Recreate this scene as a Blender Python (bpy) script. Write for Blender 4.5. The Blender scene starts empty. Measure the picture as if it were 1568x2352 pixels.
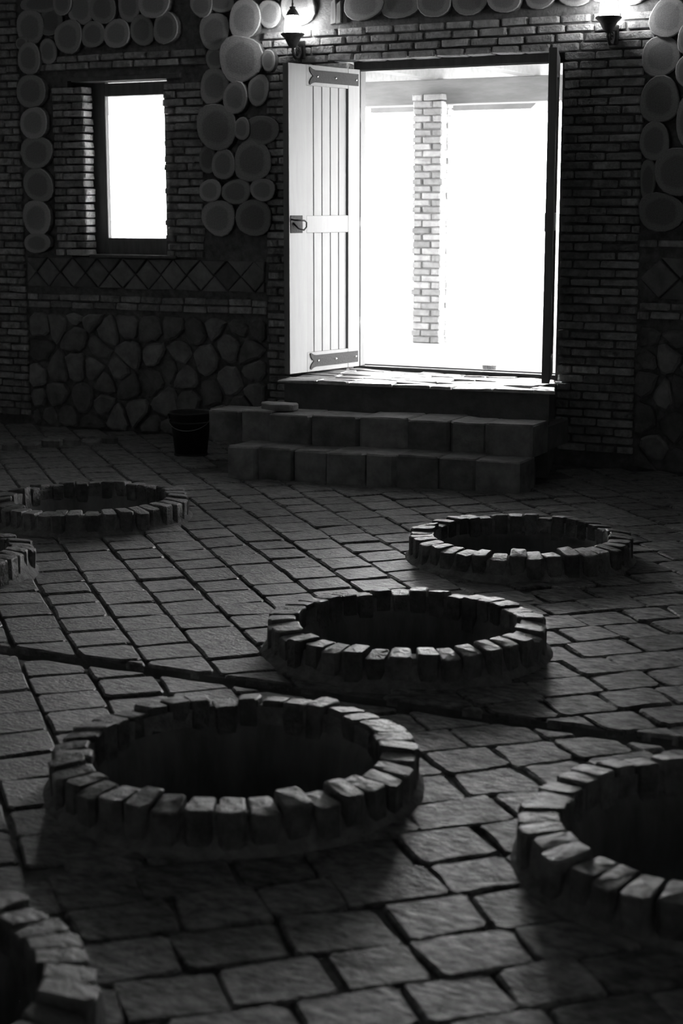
import bpy, math, random
from mathutils import Vector, Matrix
from mathutils.geometry import delaunay_2d_cdt

random.seed(11)
R = random.uniform
PI = math.pi
scene = bpy.context.scene
C = scene.collection

# ------------------------------------------------------------------ camera
CAM = Vector((5.173, -10.216, 1.70))
PITCH, YAW, FPX = math.radians(10.72), math.radians(27.272), 3709.0
cd = bpy.data.cameras.new('camera')
cam = bpy.data.objects.new('camera', cd)
C.objects.link(cam)
cam.location = CAM
cam.rotation_euler = (PI / 2 - PITCH, 0, YAW)
cd.sensor_fit = 'VERTICAL'
cd.sensor_height = 36
cd.lens = FPX / 2352 * 36
cd.clip_start, cd.clip_end = 0.05, 400
cd.dof.use_dof = True
cd.dof.focus_distance = 8.6
cd.dof.aperture_fstop = 3.4
scene.camera = cam

# ------------------------------------------------------------------ sky and exposure
SKY = 33.0
world = bpy.data.worlds.new('overcast_sky')
scene.world = world
world.use_nodes = True
bg = world.node_tree.nodes['Background']
bg.inputs['Color'].default_value = (1, 1, 1, 1)
bg.inputs['Strength'].default_value = SKY


def portal(name, loc, sx, sz):
    d = bpy.data.lights.new(name, 'AREA')
    d.shape = 'RECTANGLE'
    d.size, d.size_y = sx, sz
    d.cycles.is_portal = True
    o = bpy.data.objects.new(name, d)
    C.objects.link(o)
    o.location = loc
    o.rotation_euler = (-PI / 2, 0, 0)      # looks into the cellar (-y)
    return o


portal('door_daylight', (0.73, 0.50, 1.60), 1.60, 2.15)
portal('window_daylight', (-1.92, 0.50, 1.98), 0.75, 1.30)
vs = scene.view_settings
vs.view_transform = 'Standard'
vs.look = 'None'
vs.gamma = 1
vs.use_curve_mapping = False
vs.exposure = 0.2
LAMP = 52.0

# ------------------------------------------------------------------ materials (the picture is black and white: greys only)
MATS = {}


def g(v):
    return (v, v, v, 1)


def mat(name, val, rough=0.8, var=0.3, rnd=0.25, scale=9.0, bump=0.5, bscale=30.0, stretch=(1, 1, 1), rot=0.0, metal=0.0, spec=0.5, dist=0.01, spots=0.0, rvar=0.0):
    m = bpy.data.materials.new(name)
    m.use_nodes = True
    nt = m.node_tree
    N, L = nt.nodes, nt.links
    b = N['Principled BSDF']
    b.inputs['Roughness'].default_value = rough
    b.inputs['Metallic'].default_value = metal
    b.inputs['Specular IOR Level'].default_value = spec
    tc = N.new('ShaderNodeTexCoord')
    mp = N.new('ShaderNodeMapping')
    mp.inputs['Scale'].default_value = stretch
    mp.inputs['Rotation'].default_value = (0, 0, rot)
    L.new(tc.outputs['Object'], mp.inputs['Vector'])
    oi = N.new('ShaderNodeObjectInfo')
    add = N.new('ShaderNodeVectorMath')
    add.operation = 'MULTIPLY_ADD'
    add.inputs[1].default_value = (37, 53, 71)
    add.inputs[2].default_value = (0, 0, 0)
    cmb = N.new('ShaderNodeCombineXYZ')
    for i in range(3):
        L.new(oi.outputs['Random'], cmb.inputs[i])
    L.new(cmb.outputs[0], add.inputs[0])
    sm = N.new('ShaderNodeVectorMath')
    L.new(mp.outputs[0], sm.inputs[0])
    L.new(add.outputs[0], sm.inputs[1])
    n1 = N.new('ShaderNodeTexNoise')
    n1.inputs['Scale'].default_value = scale
    n1.inputs['Detail'].default_value = 6
    n1.inputs['Roughness'].default_value = 0.65
    L.new(sm.outputs[0], n1.inputs['Vector'])
    r1 = N.new('ShaderNodeMapRange')
    r1.inputs['From Min'].default_value = 0.3
    r1.inputs['From Max'].default_value = 0.7
    r1.inputs['To Min'].default_value = 1 - var
    r1.inputs['To Max'].default_value = 1 + var
    L.new(n1.outputs['Fac'], r1.inputs['Value'])
    r2 = N.new('ShaderNodeMapRange')
    r2.inputs['To Min'].default_value = 1 - rnd
    r2.inputs['To Max'].default_value = 1 + rnd
    L.new(oi.outputs['Random'], r2.inputs['Value'])
    mu = N.new('ShaderNodeMath')
    mu.operation = 'MULTIPLY'
    L.new(r1.outputs[0], mu.inputs[0])
    L.new(r2.outputs[0], mu.inputs[1])
    mv = N.new('ShaderNodeMath')
    mv.operation = 'MULTIPLY'
    mv.inputs[1].default_value = val
    L.new(mu.outputs[0], mv.inputs[0])
    last = mv.outputs[0]
    if spots:
        n3 = N.new('ShaderNodeTexNoise')
        n3.inputs['Scale'].default_value = scale * 0.45
        n3.inputs['Detail'].default_value = 3
        L.new(sm.outputs[0], n3.inputs['Vector'])
        r3 = N.new('ShaderNodeMapRange')
        r3.inputs['From Min'].default_value = 0.52
        r3.inputs['From Max'].default_value = 0.62
        r3.inputs['To Min'].default_value = 1
        r3.inputs['To Max'].default_value = 1 - spots
        L.new(n3.outputs['Fac'], r3.inputs['Value'])
        ms = N.new('ShaderNodeMath')
        ms.operation = 'MULTIPLY'
        L.new(last, ms.inputs[0])
        L.new(r3.outputs[0], ms.inputs[1])
        last = ms.outputs[0]
    cc = N.new('ShaderNodeCombineColor')
    for i in range(3):
        L.new(last, cc.inputs[i])
    L.new(cc.outputs[0], b.inputs['Base Color'])
    if rvar:
        rr = N.new('ShaderNodeMapRange')
        rr.inputs['From Min'].default_value = .3
        rr.inputs['From Max'].default_value = .7
        rr.inputs['To Min'].default_value = rough + rvar
        rr.inputs['To Max'].default_value = rough - rvar
        L.new(n1.outputs['Fac'], rr.inputs['Value'])
        L.new(rr.outputs[0], b.inputs['Roughness'])
    if bump:
        n2 = N.new('ShaderNodeTexNoise')
        n2.inputs['Scale'].default_value = bscale
        n2.inputs['Detail'].default_value = 8
        n2.inputs['Roughness'].default_value = 0.6
        L.new(sm.outputs[0], n2.inputs['Vector'])
        bp = N.new('ShaderNodeBump')
        bp.inputs['Strength'].default_value = bump
        bp.inputs['Distance'].default_value = dist
        L.new(n2.outputs['Fac'], bp.inputs['Height'])
        L.new(bp.outputs[0], b.inputs['Normal'])
    MATS[name] = m
    return m


def ring_mat(name, heart, sap, rough=0.75):
    """end grain of a log: dark heartwood, pale sapwood, fine growth rings, from the slice's own box"""
    m = bpy.data.materials.new(name)
    m.use_nodes = True
    N, L = m.node_tree.nodes, m.node_tree.links
    b = N['Principled BSDF']
    b.inputs['Roughness'].default_value = rough
    tc = N.new('ShaderNodeTexCoord')
    s = N.new('ShaderNodeVectorMath')
    s.operation = 'SUBTRACT'
    s.inputs[1].default_value = (.5, .5, .5)
    L.new(tc.outputs['Generated'], s.inputs[0])
    m2 = N.new('ShaderNodeVectorMath')
    m2.operation = 'MULTIPLY'
    m2.inputs[1].default_value = (2, 0, 2)
    L.new(s.outputs[0], m2.inputs[0])
    nz = N.new('ShaderNodeTexNoise')
    nz.inputs['Scale'].default_value = 2.5
    L.new(m2.outputs[0], nz.inputs['Vector'])
    ln = N.new('ShaderNodeVectorMath')
    ln.operation = 'LENGTH'
    L.new(m2.outputs[0], ln.inputs[0])
    wob = N.new('ShaderNodeMath')
    wob.operation = 'MULTIPLY_ADD'
    wob.inputs[1].default_value = 0.22
    L.new(nz.outputs['Fac'], wob.inputs[0])
    L.new(ln.outputs['Value'], wob.inputs[2])
    cr = N.new('ShaderNodeValToRGB')
    e = cr.color_ramp.elements
    e[0].position, e[0].color = 0.0, g(heart)
    e[1].position, e[1].color = 0.98, g(sap)
    k = cr.color_ramp.elements.new(0.72)
    k.color = g(heart * 1.06)
    k = cr.color_ramp.elements.new(0.86)
    k.color = g(sap)
    L.new(wob.outputs[0], cr.inputs[0])
    sn = N.new('ShaderNodeMath')
    sn.operation = 'SINE'
    ml = N.new('ShaderNodeMath')
    ml.operation = 'MULTIPLY'
    ml.inputs[1].default_value = 75
    L.new(wob.outputs[0], ml.inputs[0])
    L.new(ml.outputs[0], sn.inputs[0])
    fine = N.new('ShaderNodeTexNoise')
    fine.inputs['Scale'].default_value = 14
    fine.inputs['Detail'].default_value = 6
    L.new(m2.outputs[0], fine.inputs['Vector'])
    r = N.new('ShaderNodeMapRange')
    r.inputs['From Min'].default_value = -1
    r.inputs['To Min'].default_value = 0.93
    r.inputs['To Max'].default_value = 1.05
    L.new(sn.outputs[0], r.inputs['Value'])
    f2 = N.new('ShaderNodeMapRange')
    f2.inputs['From Min'].default_value = .3
    f2.inputs['From Max'].default_value = .7
    f2.inputs['To Min'].default_value = 0.82
    f2.inputs['To Max'].default_value = 1.15
    L.new(fine.outputs['Fac'], f2.inputs['Value'])
    oi = N.new('ShaderNodeObjectInfo')
    r2 = N.new('ShaderNodeMapRange')
    r2.inputs['To Min'].default_value = .72
    r2.inputs['To Max'].default_value = 1.2
    L.new(oi.outputs['Random'], r2.inputs['Value'])
    p = N.new('ShaderNodeMath')
    p.operation = 'MULTIPLY'
    L.new(r.outputs[0], p.inputs[0])
    L.new(f2.outputs[0], p.inputs[1])
    p2 = N.new('ShaderNodeMath')
    p2.operation = 'MULTIPLY'
    L.new(p.outputs[0], p2.inputs[0])
    L.new(r2.outputs[0], p2.inputs[1])
    vm = N.new('ShaderNodeVectorMath')
    vm.operation = 'SCALE'
    L.new(cr.outputs[0], vm.inputs[0])
    L.new(p2.outputs[0], vm.inputs['Scale'])
    L.new(vm.outputs[0], b.inputs['Base Color'])
    bp = N.new('ShaderNodeBump')
    bp.inputs['Strength'].default_value = 0.35
    bp.inputs['Distance'].default_value = 0.004
    L.new(fine.outputs['Fac'], bp.inputs['Height'])
    L.new(bp.outputs[0], b.inputs['Normal'])
    MATS[name] = m
    return m


mat('brick', .48, .85, .4, .35, 14, 1.0, 42, dist=.022)
mat('rim_brick', .20, .42, .40, .35, 16, 1.0, 30, dist=.018, spots=.25)
mat('tile', .25, .38, .65, .35, 22, 1.0, 40, stretch=(1, 2.6, 1), rot=-PI / 4, dist=.014, spots=.35, spec=.85, rvar=.13)
mat('flagstone', .30, .50, .65, .35, 20, 1.0, 34, stretch=(1, 1.8, 1), rot=-PI / 4, dist=.018, spots=.35, spec=.35, rvar=.13)
mat('mortar', .19, .95, .4, 0, 20, .8, 60)
mat('floor_bed', .18, .95, .5, 0, 14, .9, 50)
mat('pale_mortar', .26, .9, .4, .1, 20, .8, 50)
mat('clay', .20, .75, .5, .2, 6, .4, 20, stretch=(1, 1, .25))
mat('rubble', .27, .85, .35, .35, 9, .8, 25, dist=.012)
mat('diamond', .24, .85, .3, .3, 9, .6, 30)
mat('step_stone', .28, .6, .4, .3, 9, .8, 25, dist=.012)
mat('slate', .50, .36, .4, .3, 14, 1.0, 22, stretch=(1, 3, 1), dist=.015, spec=.8)
mat('concrete', .20, .95, .3, 0, 8, .6, 40)
mat('plaster', .70, .9, .3, 0, 5, .5, 20)
mat('ceiling_wood', .45, .8, .3, 0, 5, .3, 20)
mat('door_wood', .26, .55, .08, .06, 6, .10, 40, stretch=(6, 6, .6), dist=.004)
mat('frame_wood', .07, .6, .3, .1, 6, .2, 40, stretch=(4, 4, 1))
mat('window_wood', .16, .6, .3, .1, 6, .2, 40, stretch=(4, 4, .6))
mat('purlin_wood', .10, .7, .2, .1, 5, .25, 30)
mat('beam_wood', .21, .7, .22, .1, 5, .25, 30, stretch=(.5, 3, 3))
mat('strap', .03, .8, .3, .1, 60, .5, 120)
mat('black_iron', .035, .5, .2, .1, 30, .3, 80, metal=.5)
mat('lamp_iron', .13, .5, .3, .1, 30, .3, 80, metal=.2)
mat('bright_steel', .75, .25, .05, .05, 30, 0, metal=1.0)
mat('bark', .10, .95, .4, .2, 20, .9, 40)
mat('bucket', .03, .45, .3, .1, 10, .1, 40)
mat('wire', .35, .4, .2, .1, 30, 0, metal=.8)
mat('pillar_brick', .30, .85, .25, .3, 14, .6, 60)
mat('roof_board', .40, .7, .1, .05, 5, .1, 30)
mat('terrace', .38, .8, .3, 0, 3, .9, 12, stretch=(1, 4, 1), dist=.02)
mat('ground', .45, .95, .2, 0, .4, .3, 4)
ring_mat('log_end', .30, .48)

gm = bpy.data.materials.new('clear_glass')
gm.use_nodes = True
N_, L_ = gm.node_tree.nodes, gm.node_tree.links
N_.remove(N_['Principled BSDF'])
tb = N_.new('ShaderNodeBsdfTransparent')
tb.inputs[0].default_value = (.93, .93, .93, 1)
gb = N_.new('ShaderNodeBsdfGlossy')
gb.inputs['Roughness'].default_value = .03
mx = N_.new('ShaderNodeMixShader')
mx.inputs[0].default_value = .06
L_.new(tb.outputs[0], mx.inputs[1])
L_.new(gb.outputs[0], mx.inputs[2])
L_.new(mx.outputs[0], N_['Material Output'].inputs[0])
MATS['clear_glass'] = gm

lm = bpy.data.materials.new('lit_frosted_glass')
lm.use_nodes = True
lb = lm.node_tree.nodes['Principled BSDF']
lb.inputs['Base Color'].default_value = g(.8)
lb.inputs['Emission Color'].default_value = g(1)
lb.inputs['Emission Strength'].default_value = LAMP
MATS['lit_glass'] = lm


# ------------------------------------------------------------------ mesh helpers
def mesh(name, verts, faces, m, smooth=False):
    me = bpy.data.meshes.new(name)
    me.from_pydata([tuple(v) for v in verts], [], faces)
    me.materials.append(MATS[m] if isinstance(m, str) else m)
    if smooth:
        me.polygons.foreach_set('use_smooth', [True] * len(me.polygons))
    me.update()
    return me


def link(name, me, parent=None, loc=None, rot=None, scl=None):
    o = bpy.data.objects.new(name, me)
    C.objects.link(o)
    if parent is not None:
        o.parent = parent
    if loc is not None:
        o.location = loc
    if rot is not None:
        o.rotation_euler = rot
    if scl is not None:
        o.scale = scl
    return o


def thing(name, label, cat, loc=(0, 0, 0), rotz=0, group=None, kind=None):
    o = link(name, None, None, loc, (0, 0, rotz))
    return tag(o, label, cat, group, kind)


def tag(o, label, cat, group=None, kind=None):
    o['label'] = label
    o['category'] = cat
    if group:
        o['group'] = group
    if kind:
        o['kind'] = kind
    return o


class MB:
    """collects shapes for ONE mesh"""

    def __init__(self):
        self.v, self.f = [], []

    def add(self, vs, fs):
        k = len(self.v)
        self.v += [tuple(p) for p in vs]
        self.f += [tuple(i + k for i in q) for q in fs]
        return self

    def box(self, x0, x1, y0, y1, z0, z1):
        vs = [(x, y, z) for z in (z0, z1) for y in (y0, y1) for x in (x0, x1)]
        fs = [(0, 2, 3, 1), (4, 5, 7, 6), (0, 1, 5, 4), (2, 6, 7, 3), (0, 4, 6, 2), (1, 3, 7, 5)]
        return self.add(vs, fs)

    def tube(self, pts, r, n=8, cap=True):
        pts = [Vector(p) for p in pts]
        vs, fs = [], []
        for i, p in enumerate(pts):
            d = (pts[min(i + 1, len(pts) - 1)] - pts[max(i - 1, 0)]).normalized()
            u = d.orthogonal().normalized() if i == 0 else (u - d * u.dot(d)).normalized()
            w = d.cross(u)
            rr = r[i] if isinstance(r, (list, tuple)) else r
            for k in range(n):
                a = 2 * PI * k / n
                vs.append(p + (u * math.cos(a) + w * math.sin(a)) * rr)
        for i in range(len(pts) - 1):
            for k in range(n):
                a, b = i * n + k, i * n + (k + 1) % n
                fs.append((a, b, b + n, a + n))
        if cap:
            fs.append(tuple(range(n - 1, -1, -1)))
            fs.append(tuple(range((len(pts) - 1) * n, len(pts) * n)))
        return self.add(vs, fs)

    def lathe(self, prof, n=24, c=(0, 0, 0), capends=False, phase=0.0):
        vs, fs = [], []
        for r, z in prof:
            for k in range(n):
                a = 2 * PI * k / n + phase
                vs.append((c[0] + r * math.cos(a), c[1] + r * math.sin(a), c[2] + z))
        for i in range(len(prof) - 1):
            for k in range(n):
                a, b = i * n + k, i * n + (k + 1) % n
                fs.append((a, b, b + n, a + n))
        if capends:
            fs.append(tuple(range(n - 1, -1, -1)))
            fs.append(tuple(range((len(prof) - 1) * n, len(prof) * n)))
        return self.add(vs, fs)

    def build(self, name, m, parent=None, smooth=False, **k):
        return link(name, mesh(name, self.v, self.f, m, smooth), parent, **k)


def cbox(x0, x1, y0, y1, z0, z1, ch, j=0.0):
    """box with chamfered edges and slightly uneven corners -> verts, faces (24 verts)"""
    c = [(x0 + x1) / 2, (y0 + y1) / 2, (z0 + z1) / 2]
    h = [(x1 - x0) / 2, (y1 - y0) / 2, (z1 - z0) / 2]
    ch = min(ch, *[k * .8 for k in h])
    vs, idx = [], {}
    for sx in (-1, 1):
        for sy in (-1, 1):
            for sz in (-1, 1):
                jit = [R(-j, j) for _ in range(3)]
                for ax in range(3):
                    s = (sx, sy, sz)
                    idx[(sx, sy, sz, ax)] = len(vs)
                    vs.append(tuple(c[i] + s[i] * (h[i] - (0 if i == ax else ch)) + jit[i] for i in range(3)))
    fs = []
    for ax in range(3):
        a1, a2 = (ax + 1) % 3, (ax + 2) % 3
        for sg in (-1, 1):
            q = []
            for s1, s2 in ((-1, -1), (1, -1), (1, 1), (-1, 1)):
                s = [0, 0, 0]
                s[ax], s[a1], s[a2] = sg, s1, s2
                q.append(idx[(*s, ax)])
            fs.append(tuple(q) if sg > 0 else tuple(reversed(q)))
        # edges running along ax
        for s1 in (-1, 1):
            for s2 in (-1, 1):
                lo, hi = [0, 0, 0], [0, 0, 0]
                lo[ax], hi[ax] = -1, 1
                lo[a1] = hi[a1] = s1
                lo[a2] = hi[a2] = s2
                q = [idx[(*lo, a1)], idx[(*hi, a1)], idx[(*hi, a2)], idx[(*lo, a2)]]
                fs.append(tuple(q) if s1 * s2 < 0 else tuple(reversed(q)))
    for sx in (-1, 1):
        for sy in (-1, 1):
            for sz in (-1, 1):
                q = (idx[(sx, sy, sz, 0)], idx[(sx, sy, sz, 1)], idx[(sx, sy, sz, 2)])
                fs.append(q if sx * sy * sz > 0 else tuple(reversed(q)))
    return vs, fs


def area(p):
    return sum(p[i][0] * p[(i + 1) % len(p)][1] - p[(i + 1) % len(p)][0] * p[i][1] for i in range(len(p))) / 2


def clip(poly, nx, ny, d):
    """keep the part with nx*x + ny*y <= d"""
    out = []
    for i in range(len(poly)):
        a, b = poly[i], poly[(i + 1) % len(poly)]
        da, db = nx * a[0] + ny * a[1] - d, nx * b[0] + ny * b[1] - d
        if da <= 0:
            out.append(a)
        if (da < 0 < db) or (db < 0 < da):
            t = da / (da - db)
            out.append((a[0] + (b[0] - a[0]) * t, a[1] + (b[1] - a[1]) * t))
    return out


def rounded(poly, r, j=0.0):
    """corner-cut and jittered outline"""
    out = []
    n = len(poly)
    for i in range(n):
        p, a, b = Vector(poly[i]), Vector(poly[i - 1]), Vector(poly[(i + 1) % n])
        la, lb = (a - p).length, (b - p).length
        if la < 1e-4 or lb < 1e-4:
            continue
        ra, rb = min(r * R(.5, 1.4), la * .4), min(r * R(.5, 1.4), lb * .4)
        for q in (p + (a - p) / la * ra, p + (b - p) / lb * rb):
            out.append((q.x + R(-j, j), q.y + R(-j, j)))
        if lb > .12:
            m = p.lerp(b, R(.4, .6))
            out.append((m.x + R(-j, j), m.y + R(-j, j)))
    return out


def slab(poly, z0, z1, ch, tilt=(0, 0), j=0.0, dome=0.0):
    """a stone: prism over a 2D outline with worn edges; verts in (x, y, z-up) -> verts, faces"""
    if area(poly) < 0:
        poly = poly[::-1]
    n = len(poly)
    cx, cy = sum(p[0] for p in poly) / n, sum(p[1] for p in poly) / n

    def zt(x, y):
        return z1 + tilt[0] * (x - cx) + tilt[1] * (y - cy)
    vs = [(x, y, z0) for x, y in poly]
    vs += [(x, y, zt(x, y) - ch + R(-j, j)) for x, y in poly]
    for x, y in poly:
        d = math.hypot(x - cx, y - cy) or 1
        k = max(.2, 1 - ch * 1.1 / d)
        X, Y = cx + (x - cx) * k, cy + (y - cy) * k
        vs.append((X, Y, zt(X, Y) + R(-j, j)))
    vs.append((cx, cy, zt(cx, cy) + dome + R(-j, j)))
    fs = [tuple(range(n - 1, -1, -1))]
    for r in range(2):
        for i in range(n):
            k = (i + 1) % n
            fs.append((r * n + i, r * n + k, r * n + n + k, r * n + n + i))
    for i in range(n):
        fs.append((2 * n + i, 2 * n + (i + 1) % n, 3 * n))
    return vs, fs


def to_wall(vs, y=0.0):
    """(x, z, depth-up) -> world with depth pointing into the room (-y)"""
    return [(a, y - c, b) for a, b, c in vs]


# ------------------------------------------------------------------ the room shell
WX0, WX1, WZ1 = -3.7, 6.8, 3.7
DOOR = (-0.06, 1.52, 0.0, 2.668)           # opening in the brick face
WIN = (-2.278, -1.562, 1.336, 2.61)


def pierced(x0, x1, z0, z1, y0, y1, holes):
    xs = sorted({x0, x1, *[h[0] for h in holes], *[h[1] for h in holes]})
    zs = sorted({z0, z1, *[h[2] for h in holes], *[h[3] for h in holes]})
    solid = lambda i, k: 0 <= i < len(xs) - 1 and 0 <= k < len(zs) - 1 and not any(
        h[0] <= xs[i] and xs[i + 1] <= h[1] and h[2] <= zs[k] and zs[k + 1] <= h[3] for h in holes)
    mb = MB()
    for i in range(len(xs) - 1):
        for k in range(len(zs) - 1):
            if not solid(i, k):
                continue
            a, b, c, d = xs[i], xs[i + 1], zs[k], zs[k + 1]
            mb.add([(a, y0, c), (b, y0, c), (b, y0, d), (a, y0, d)], [(0, 1, 2, 3)])
            mb.add([(a, y1, c), (b, y1, c), (b, y1, d), (a, y1, d)], [(3, 2, 1, 0)])
            if not solid(i - 1, k):
                mb.add([(a, y0, c), (a, y0, d), (a, y1, d), (a, y1, c)], [(0, 1, 2, 3)])
            if not solid(i + 1, k):
                mb.add([(b, y0, c), (b, y0, d), (b, y1, d), (b, y1, c)], [(3, 2, 1, 0)])
            if not solid(i, k - 1):
                mb.add([(a, y0, c), (b, y0, c), (b, y1, c), (a, y1, c)], [(3, 2, 1, 0)])
            if not solid(i, k + 1):
                mb.add([(a, y0, d), (b, y0, d), (b, y1, d), (a, y1, d)], [(0, 1, 2, 3)])
    return mb


BACK = 0.022
wall_front = pierced(WX0, WX1, -1.3, WZ1, BACK, 0.42, [
    (DOOR[0] - .10, DOOR[1] + .03, -.3, DOOR[3] + .03), (WIN[0] - .16, WIN[1] + .02, WIN[2] - .02, WIN[3] + .02)]).build('wall_front', 'mortar')
tag(wall_front, 'masonry end wall of log slices, brick and rubble around door', 'wall', kind='structure')
# the sill block under the door opening
sill = MB().box(DOOR[0] - .10, DOOR[1] + .03, BACK, .42, -.3, .53).build('door_sill_block', 'concrete', wall_front)

for nm, lab, bx, wm in (('wall_left', 'plain plastered side wall of the cellar', (WX0 - .2, WX0, -14.5, .42, -1.3, WZ1), 'plaster'),
                    ('wall_right', 'plain plastered side wall opposite the stone kerb', (WX1, WX1 + .2, -14.5, .42, -1.3, WZ1), 'plaster')):
    tag(MB().box(*bx).build(nm, wm), lab, 'wall', kind='structure')
wb = MB().box(WX0 - .2, WX1 + .2, -14.7, -14.5, -1.3, WZ1).build('wall_back', 'plaster')
tag(wb, 'plain plastered rear wall of the cellar', 'wall', kind='structure')
tag(MB().box(-80, 80, -160, -14.75, .20, .40).build('yard', 'ground'), 'open ground behind the cellar', 'ground', kind='structure')
tag(MB().box(WX0 - .2, WX1 + .2, -14.7, .6, WZ1, WZ1 + .2).build('ceiling', 'ceiling_wood'), 'timber ceiling over the cellar', 'ceiling', kind='structure')

# ------------------------------------------------------------------ wine jars sunk in the floor (positions first: the floor leaves holes for them)
JARS = [(-0.117, -3.003, 'brick-ringed buried wine jar on the open tiles below the window and bucket'),
        (-0.002, -4.541, 'brick-ringed buried wine jar next in line after the one below the window'),
        (2.386, -2.890, 'brick-ringed buried wine jar first in its row from the steps, by the brick pier'),
        (2.597, -4.665, 'brick-ringed buried wine jar second in its row from the steps, before the drain channel'),
        (2.778, -6.266, 'brick-ringed buried wine jar third in its row from the steps, across the drain channel'),
        (4.240, -6.193, 'brick-ringed buried wine jar standing apart among the staggered flagstones'),
        (2.811, -7.950, 'brick-ringed buried wine jar fourth in its row from the steps')]
RO, RI, RH = 0.55, 0.433, 0.118
chan_y = lambda x: -5.405 + 0.041 * (x - 1.19)
CHW = 0.112


def px_of(x, y, z):
    v = Matrix.Rotation(-YAW, 3, 'Z') @ (Vector((x, y, z)) - CAM)
    c, s = math.cos(PITCH), math.sin(PITCH)
    d = v.y * c - v.z * s
    return 784 + FPX * v.x / d, 1176 - FPX * (v.y * s + v.z * c) / d, d


def cdt_floor():
    pts, edges = [], []

    def loop(ps):
        k = len(pts)
        pts.extend(Vector(p) for p in ps)
        edges.extend((k + i, k + (i + 1) % len(ps)) for i in range(len(ps)))
    loop([(WX0, -14.5), (WX1, -14.5), (WX1, .05), (WX0, .05)])
    for x, y, _ in JARS:
        loop([(x + .47 * math.cos(2 * PI * k / 40), y + .47 * math.sin(2 * PI * k / 40)) for k in range(40)])
    xa, xb = WX0 + .02, WX1 - .02
    loop([(xa, chan_y(xa) - CHW / 2), (xb, chan_y(xb) - CHW / 2), (xb, chan_y(xb) + CHW / 2), (xa, chan_y(xa) + CHW / 2)])
    v, e, f, *_ = delaunay_2d_cdt(pts, edges, [], 1, 1e-6)
    keep = []
    for t in f:
        c = sum((v[i] for i in t), Vector((0, 0))) / len(t)
        if any(math.hypot(c.x - x, c.y - y) < .468 for x, y, _ in JARS) or abs(c.y - chan_y(c.x)) < CHW / 2:
            continue
        keep.append(tuple(t))
    return [(p.x, p.y, -.013) for p in v], keep


fv, ff = cdt_floor()
floor = link('floor', mesh('floor', fv, ff, 'floor_bed'))
tag(floor, 'worn grey stone tile floor with dark open joints', 'floor', kind='structure')
# the drain channel is cut through the paving
mb = MB()
xa, xb = WX0 + .02, WX1 - .02
for sg in (-1, 1):
    mb.add([(xa, chan_y(xa) + sg * CHW / 2, -.012), (xb, chan_y(xb) + sg * CHW / 2, -.012), (xb, chan_y(xb) + sg * CHW / 2, -.13), (xa, chan_y(xa) + sg * CHW / 2, -.13)],
           [(0, 1, 2, 3)])
mb.add([(xa, chan_y(xa) - CHW / 2, -.13), (xb, chan_y(xb) - CHW / 2, -.13), (xb, chan_y(xb) + CHW / 2, -.13), (xa, chan_y(xa) + CHW / 2, -.13)], [(0, 1, 2, 3)])
mb.build('drain_channel', 'concrete', floor)['label'] = 'narrow straight drain channel sunk across the floor'

# floor tiles: square tiles laid at 45 degrees to the wall; columns on one side of the jar row, staggered rows on the other
TILES = []
Q = math.sqrt(.5)


def st(s, t):
    return ((s + t) * Q, (t - s) * Q)


def tile_ok(poly):
    """cut a tile back at the jars and the channel -> outlines"""
    out = [poly]
    for sg in (1, -1):
        pass
    res = []
    cy = chan_y
    # channel
    m = .041
    n = math.hypot(m, 1)
    for side in (1, -1):
        # side 1: y >= chan + w ; -1: y <= chan - w
        off = -5.405 - .041 * 1.19
        if side == 1:
            p = clip(poly, m, -1, -(off + CHW / 2))
        else:
            p = clip(poly, -m, 1, off - CHW / 2)
        if len(p) >= 3 and abs(area(p)) > .0016:
            res.append(p)
    fin = []
    for p in res:
        for x, y, _ in JARS:
            cx, cy_ = sum(a[0] for a in p) / len(p), sum(a[1] for a in p) / len(p)
            d = math.hypot(cx - x, cy_ - y)
            if d > .80:
                continue
            if d < .43:
                p = []
                break
            nx, ny = (cx - x) / d, (cy_ - y) / d
            p = clip(p, -nx, -ny, -(nx * x + ny * y + .495))
            if len(p) < 3 or abs(area(p)) < .0008:
                p = []
                break
        if p:
            fin.append(p)
    return fin


STEP_POLY = lambda x, y: -.5 < x < 1.70 and y > -1.24 + .09 * (x - .7)
SPLIT_X = 2.68
PT = .228
# columns
t = -5.2
while t < 4.0:
    w = PT + R(-.006, .006)
    s = -2.74 + R(0, .05)
    while s < 9.4:
        l = R(.214, .243)
        jt = .005
        gp = R(.005, .0085)
        poly = [st(s + gp + R(-jt, jt), t + gp + R(-jt, jt) * .6), st(s + l - gp + R(-jt, jt), t + gp + R(-jt, jt) * .6),
                st(s + l - gp + R(-jt, jt), t + w - gp + R(-jt, jt) * .6), st(s + gp + R(-jt, jt), t + w - gp + R(-jt, jt) * .6)]
        c = st(s + l / 2, t + w / 2)
        if c[0] < SPLIT_X and WX0 + .1 < c[0] and -9.6 < c[1] < -.08 and not STEP_POLY(*c):
            for p in tile_ok(poly):
                TILES.append((p, .014, .004))
        s += l
    t += w
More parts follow.
